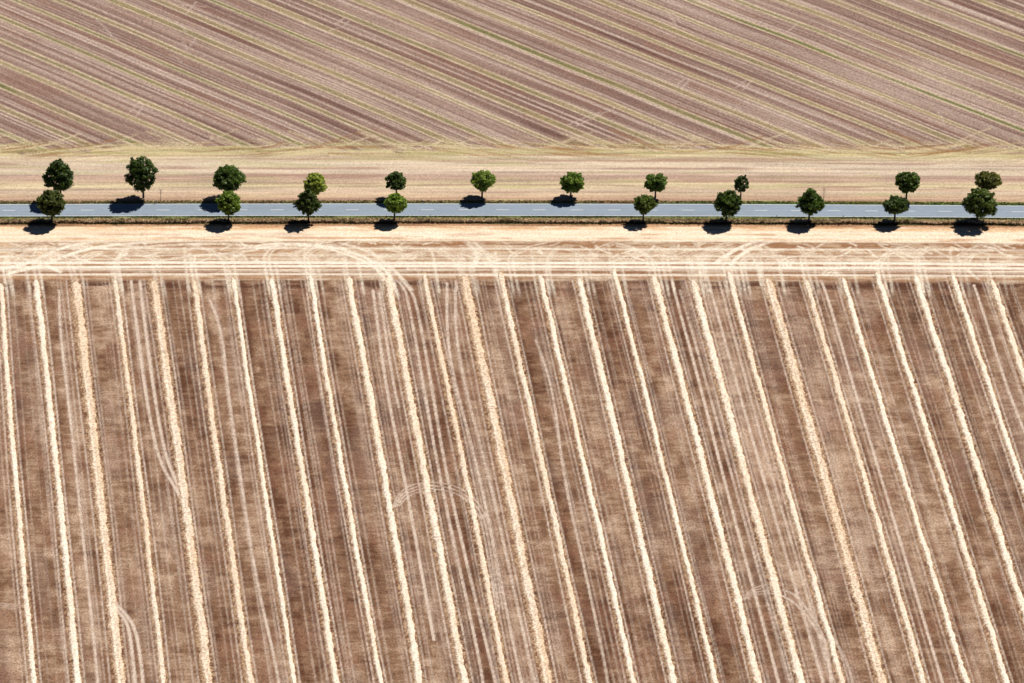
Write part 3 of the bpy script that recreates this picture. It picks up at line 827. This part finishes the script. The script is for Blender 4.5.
def tree(base, cx, cy, hw, hh, dark, lite, label, seed, spiky=.2, shape=None, density=1.0, lobes=None, openness=0.0):
    r = np.random.RandomState(seed)
    bx, by = P(*base)
    s = scale_at(by)
    root = empty("roadside_tree", (bx, by, float(ditch(by - C(bx))) - .02), label, "tree", "trees lining the road")
    rz = root.location[2]
    a = hw / s
    b = math.sqrt(max(hh ** 2 - (hw * ST * .9) ** 2, (hh * .45) ** 2)) / CT / s
    hc = height_for(cy, by) - rz
    ox = (cx - base[0]) / s
    # crown clumps
    bul = r.uniform(.02, .12, 3); ph = r.uniform(0, 6.28, 3)
    nC = int(112 * density); cen = []; rad = []
    while len(cen) < nC:
        ii = len(cen); nO = int(nC * .62); q = r.uniform(.25, .8)
        v = r.normal(size=3)
        if ii < nO:
            z_ = 1 - 2 * (ii + .5) / nO; an_ = ii * 2.39996 + seed; q = r.uniform(.84, 1.0)
            v = np.array([math.cos(an_) * math.sqrt(1 - z_ * z_), math.sin(an_) * math.sqrt(1 - z_ * z_), z_]) + r.normal(0, .12, 3)
        v /= np.linalg.norm(v)
        zz = v[2] * q
        w_ = 1.0
        if shape == "cone": w_ = np.interp(zz, [-1, -.5, 0, 1], [.85, 1.1, .95, .35])
        elif shape == "vee": w_ = np.interp(zz, [-1, -.4, .3, 1], [.3, .72, 1.08, .9])
        elif shape == "broad": w_ = np.interp(zz, [-1, -.6, 0, 1], [1.05, 1.15, 1.0, .5])
        elif shape == "narrow_top": w_ = np.interp(zz, [-1, -.3, .3, 1], [.9, 1.1, .8, .5])
        cr = r.uniform(.10, .21) * a
        k_ = max(0, 1 - cr / a * .75)
        ua = math.atan2(v[1], v[0]); w_ = w_ * (1 + bul[0] * math.cos(ua + ph[0]) + bul[1] * math.cos(2 * ua + ph[1] + 2 * v[2]) + bul[2] * math.sin(3 * ua + ph[2] + 4 * v[2]))
        p = np.array([v[0] * q * a * w_ * k_, v[1] * q * a * w_ * k_, zz * b * (1 - cr / b * .6)])
        if shape == "bilobed":
            side = -1 if v[0] < 0 else 1
            p[0] = side * a * .13 + v[0] * q * a * .76; p[1] *= .85
            p[2] -= b * .28 * max(0, 1 - abs(p[0]) / (a * .3)) * (zz > 0)
        if openness and ii >= nO and r.rand() < openness: p = p * 1.02
        cen.append(p); rad.append(cr)
    nsp = int(spiky * 40)
    for _ in range(nsp):
        v = r.normal(size=3); v /= np.linalg.norm(v)
        if v[2] < -.55: continue
        wz = 1.0
        if shape: wz = {"cone": np.interp(v[2], [-.55, .2, 1], [1.05, .9, .5]), "vee": np.interp(v[2], [-.55, .2, 1], [.6, 1.0, .95]), "broad": np.interp(v[2], [-.55, 0, 1], [1.1, .95, .6]),
                        "narrow_top": np.interp(v[2], [-.55, .3, 1], [1.0, .75, .5])}.get(shape, 1.0)
        e = r.uniform(.96, 1.14)
        for f_, rr_ in ((.78, .13), (.9, .10), (1.0, .065)):      # a branch tip reaching out
            cen.append(v * np.array([a * wz, a * wz, b]) * e * f_ * .96); rad.append(rr_ * a)
    if lobes:
        for lx, lz, lr in lobes:
            for _ in range(5):
                cen.append(np.array([lx * a, r.uniform(-.4, .4) * a, lz * b]) + r.normal(size=3) * lr * a * .4); rad.append(lr * a * r.uniform(.6, 1))
    VV = []; CC = []
    dk = np.array(dark) * 1.1 * np.array([1.05, 1.0, .8]); lt = np.array(lite) * LEAFGAIN * np.array([1.1, 1.0, .7])
    for p, cr in zip(cen, rad):
        n = int(max(24, 150 * (cr / (.22 * a)) ** 1.6))
        v = r.normal(size=(n, 3)); v /= np.linalg.norm(v, axis=1)[:, None]
        v[:, 2] = np.abs(v[:, 2]) * np.where(r.rand(n) < .72, 1, -1)
        pos = p + v * (cr * (.5 + .9 * r.rand(n) ** 1.3)[:, None]) * np.array([1, 1, .8])
        sz = r.uniform(.14, .36, n) * (a / 4.6) ** .4
        nn = v + r.normal(0, .55, (n, 3)); nn /= np.linalg.norm(nn, axis=1)[:, None]
        t1 = np.cross(nn, r.normal(size=(n, 3))); t1 /= np.linalg.norm(t1, axis=1)[:, None]; t2 = np.cross(nn, t1)
        s1 = sz[:, None] * 1.25; s2 = sz[:, None] * .8
        q4 = np.stack([pos - t1 * s1, pos - t2 * s2 + t1 * s1 * .1, pos + t1 * s1, pos + t2 * s2 + t1 * s1 * .1], 1)
        VV.append(q4.reshape(-1, 3))
        m = np.clip(r.rand() * .5 + r.rand(n) ** 1.5 * .9, 0, 1.3)[:, None]
        CC.append(np.repeat(dk + (lt - dk) * m, 4, 0))
    V = np.concatenate(VV) + np.array([ox, 0, hc]); cc = np.concatenate(CC)
    F = np.arange(len(V)).reshape(-1, 4)
    crown = mesh_np("crown", V, F, M_leaf, root, alb=cc)
    # trunk and limbs, one mesh
    h0 = max(hc - b * .72, 1.4)
    rt = .17 + .028 * a
    TV, TF = tube([(0, 0, -.3), (0, 0, .15), (ox * .15, .02, h0 * .5), (ox * .3, 0, h0), (ox * .7, 0, hc), (ox, 0, hc + b * .6)],
                  [rt * 1.5, rt * 1.15, rt, rt * .88, rt * .55, rt * .12])
    TV = list(TV); TF = list(TF)
    for i in range(8):
        an = i * 2.4 + r.rand(); zs = h0 * .92 + (hc - h0) * (i / 9.0)
        ex, ey = math.cos(an) * a * .68, math.sin(an) * a * .68
        ez = zs + b * r.uniform(.35, .75)
        V3, F3 = tube([(ox * .4, 0, zs), (ox * .6 + ex * .45, ey * .45, zs + (ez - zs) * .4), (ox + ex, ey, ez)], [rt * .42, rt * .28, rt * .08], 6)
        o = len(TV); TV += V3; TF += [tuple(o + j for j in f) for f in F3]
    tm = mesh_np("trunk", np.array(TV), np.array(TF), M_bark, root, smooth=True)
    return root

def G(r, g, b, m=1.0): return (r * m, g * m, b * m)
DK = (.020, .036, .013); MD = (.034, .058, .018); LT = (.092, .142, .030); OL = (.050, .058, .018); YG = (.185, .225, .062); BR = (.085, .080, .028)
tree((61, 199), 60, 175.5, 16, 16.5, DK, G(*MD), "dark spiky tree on the far verge behind the round olive brown tree", 1, spiky=.6, shape="narrow_top", openness=.3)
tree((52, 221), 52.8, 203, 14.6, 13.2, (.022, .036, .011), (.045, .058, .016), "dense round olive brown tree on the near verge at the left end of the row", 2, spiky=.1, density=1.2)
tree((143.5, 197.8), 143, 174, 15.6, 17.5, DK, G(*MD), "tallest dark green tree standing alone on the far verge, its shadow on the road", 3, spiky=.35)
tree((228.5, 198.5), 229, 178, 16.2, 14, DK, (.05, .085, .022), "broad tree with jagged low branches on the far verge behind a small bright round tree", 4, spiky=.5, shape="broad")
tree((228.5, 220.8), 229.3, 203.8, 12.6, 11.9, (.034, .056, .016), LT, "small bright green round tree on the near verge in front of a broad jagged tree", 5, spiky=.25)
tree((314, 199), 315, 184, 11.3, 10.8, (.07, .09, .028), YG, "pale yellow green tree on the far verge half hidden by an irregular dark tree", 6, spiky=.3)
tree((308.5, 220.8), 308.5, 202, 12.2, 13.6, DK, (.042, .066, .020), "irregular dark tree with ragged outline on the near verge below a yellow green crown", 7, spiky=.45, shape="cone", openness=.2)
tree((396.3, 197.5), 396.7, 180.5, 11, 10.2, DK, (.040, .066, .020), "small dark dome shaped tree on the far verge behind a light green tree", 8, spiky=.15, shape="cone")
tree((394.3, 220), 395.7, 203.5, 11.3, 9.8, (.040, .066, .018), (.118, .182, .036), "light green round tree on the near verge in front of a small dark dome tree", 9, spiky=.2)
tree((482, 197.3), 483, 181.8, 13.2, 11.2, (.036, .060, .018), (.105, .155, .036), "bright green tree narrowing downwards, alone on the far verge left of the row's middle", 10, spiky=.25, shape="vee", openness=.2)
tree((570.5, 197.3), 572.5, 183, 12.2, 10.6, (.032, .055, .016), (.085, .135, .028), "medium green round tree standing alone on the far verge, right of the row's middle", 11, spiky=.3)
tree((655.3, 198), 655.6, 183, 11.2, 9.8, (.028, .050, .014), (.068, .115, .025), "tree with a two lobed heart shaped crown on the far verge", 12, spiky=.1, shape="bilobed")
tree((643.2, 220.3), 643.8, 205.3, 11.2, 10.4, (.030, .048, .014), (.058, .085, .022), "thin crowned tree on the near verge in front of the heart shaped tree", 13, spiky=.25, shape="vee", density=.8, openness=.4)
tree((740.6, 199), 741.2, 184, 7.4, 8.8, DK, (.034, .055, .024), "smallest slim dark tree on the far verge, behind a large dark tree", 14, spiky=.15, density=.7)
tree((725.8, 220.8), 728.3, 203, 13.8, 13, DK, (.036, .062, .016), "large dark round tree on the near verge in front of the slimmest tree", 15, spiky=.3)
tree((808.8, 220.8), 810, 201.5, 13.8, 14.3, DK, (.044, .078, .018), "dark pear shaped tree alone on the near verge, with no crown behind it", 16, spiky=.3, shape="cone")
tree((906.2, 199.5), 906.7, 182, 12.4, 11, (.022, .036, .012), (.05, .078, .018), "neat round tree on a bare trunk on the far verge near the right end", 17, spiky=.05, density=1.2)
tree((894.6, 221), 895.3, 205.3, 12.2, 8.9, DK, (.034, .055, .018), "low flat crowned dark tree on the near verge in front of a neat round tree", 18, spiky=.25)
tree((976.5, 221.3), 980, 203.5, 17.2, 14.6, DK, (.052, .075, .022), "largest spreading tree with jagged branches on the near verge at the right end", 19, spiky=.6, openness=.15)
tree((986.5, 199.8), 987, 181, 12.6, 9.4, (.030, .036, .013), (.068, .072, .024), "olive brown round tree on the far verge behind the largest spreading tree", 20, spiky=.1, density=1.1)

def sapling(base, top, label, seed):
    r = np.random.RandomState(seed)
    bx, by = P(*base); h = height_for(top, by)
    root = empty("bare_sapling", (bx, by, 0), label, "sapling", "leafless saplings on the far verge")
    V, F = tube([(0, 0, -.2), (0, 0, h * .4), (.05, 0, h * .75), (.12, .05, h)], [.085, .07, .05, .02], 7)
    mesh_np("trunk", np.array(V), np.array(F), M_bark, root, smooth=True)
    V, F = [], []
    for i in range(16):
        an = i * 2.4; z = h * (.45 + .5 * i / 16); L = r.uniform(.5, 1.1)
        a, b = tube([(0.05, 0, z), (math.cos(an) * L * .6, math.sin(an) * L * .6, z + L * .5), (math.cos(an) * L, math.sin(an) * L, z + L * 1.0)], [.03, .02, .01], 5)
        o = len(V); V += a; F += [tuple(o + j for j in f) for f in b]
    mesh_np("twigs", np.array(V), np.array(F), M_bark, root)
sapling((160.8, 201), 188.5, "leafless sapling on the far verge right of the tallest dark tree", 31)
sapling((823.6, 201), 187.5, "leafless sapling on the far verge behind the pear shaped tree", 32)

# ------------------------------------------------------------------ guide posts
def post(px, near, label, first=[None]):
    x = P(px, 217)[0]; t = R_N - .35 if near else R_F + .35
    loc = (x, t + float(C(x)), 0)
    if first[0] is None:
        root = empty("guide_post", loc, label, "guide post", "white guide posts along the road")
        def prism(z0, z1, wx, wy, slant=0):
            pts = [(-wx, -wy * .5), (0, -wy), (wx, -wy * .5), (wx * .6, wy), (-wx * .6, wy)]
            V = [(a, b, z0) for a, b in pts] + [(a, b, z1 + slant * b) for a, b in pts]
            return V, [(i, (i + 1) % 5, 5 + (i + 1) % 5, 5 + i) for i in range(5)]
        def obj(name, pr, mat):
            V, F = pr
            me = bpy.data.meshes.new(name); me.from_pydata(V, [], F + [(4, 3, 2, 1, 0), (5, 6, 7, 8, 9)]); me.materials.append(mat)
            o = bpy.data.objects.new(name, me); COL.objects.link(o); o.parent = root; return o
        obj("post_body", prism(-.1, .78, .09, .07), M_post)
        obj("black_band", prism(.78, .98, .094, .074), M_black)
        obj("post_cap", prism(.98, 1.1, .09, .07, .5), M_post)
        first[0] = root
        return root
    r0 = first[0]; c = r0.copy(); COL.objects.link(c); c.location = loc; c["label"] = label
    for ch in r0.children:
        d = ch.copy(); COL.objects.link(d); d.parent = c
    return c
post(430, True, "guide post at the near road edge right of the light green round tree")
post(843.5, True, "guide post at the near road edge right of the pear shaped tree")
post(776.5, True, "white guide post at the near road edge left of the pear shaped tree")
post(154.5, False, "white guide post at the far road edge beside the tallest dark tree's shadow")
post(423.5, False, "guide post at the far road edge left of the tree narrowing downwards")
bpy.context.view_layer.update()
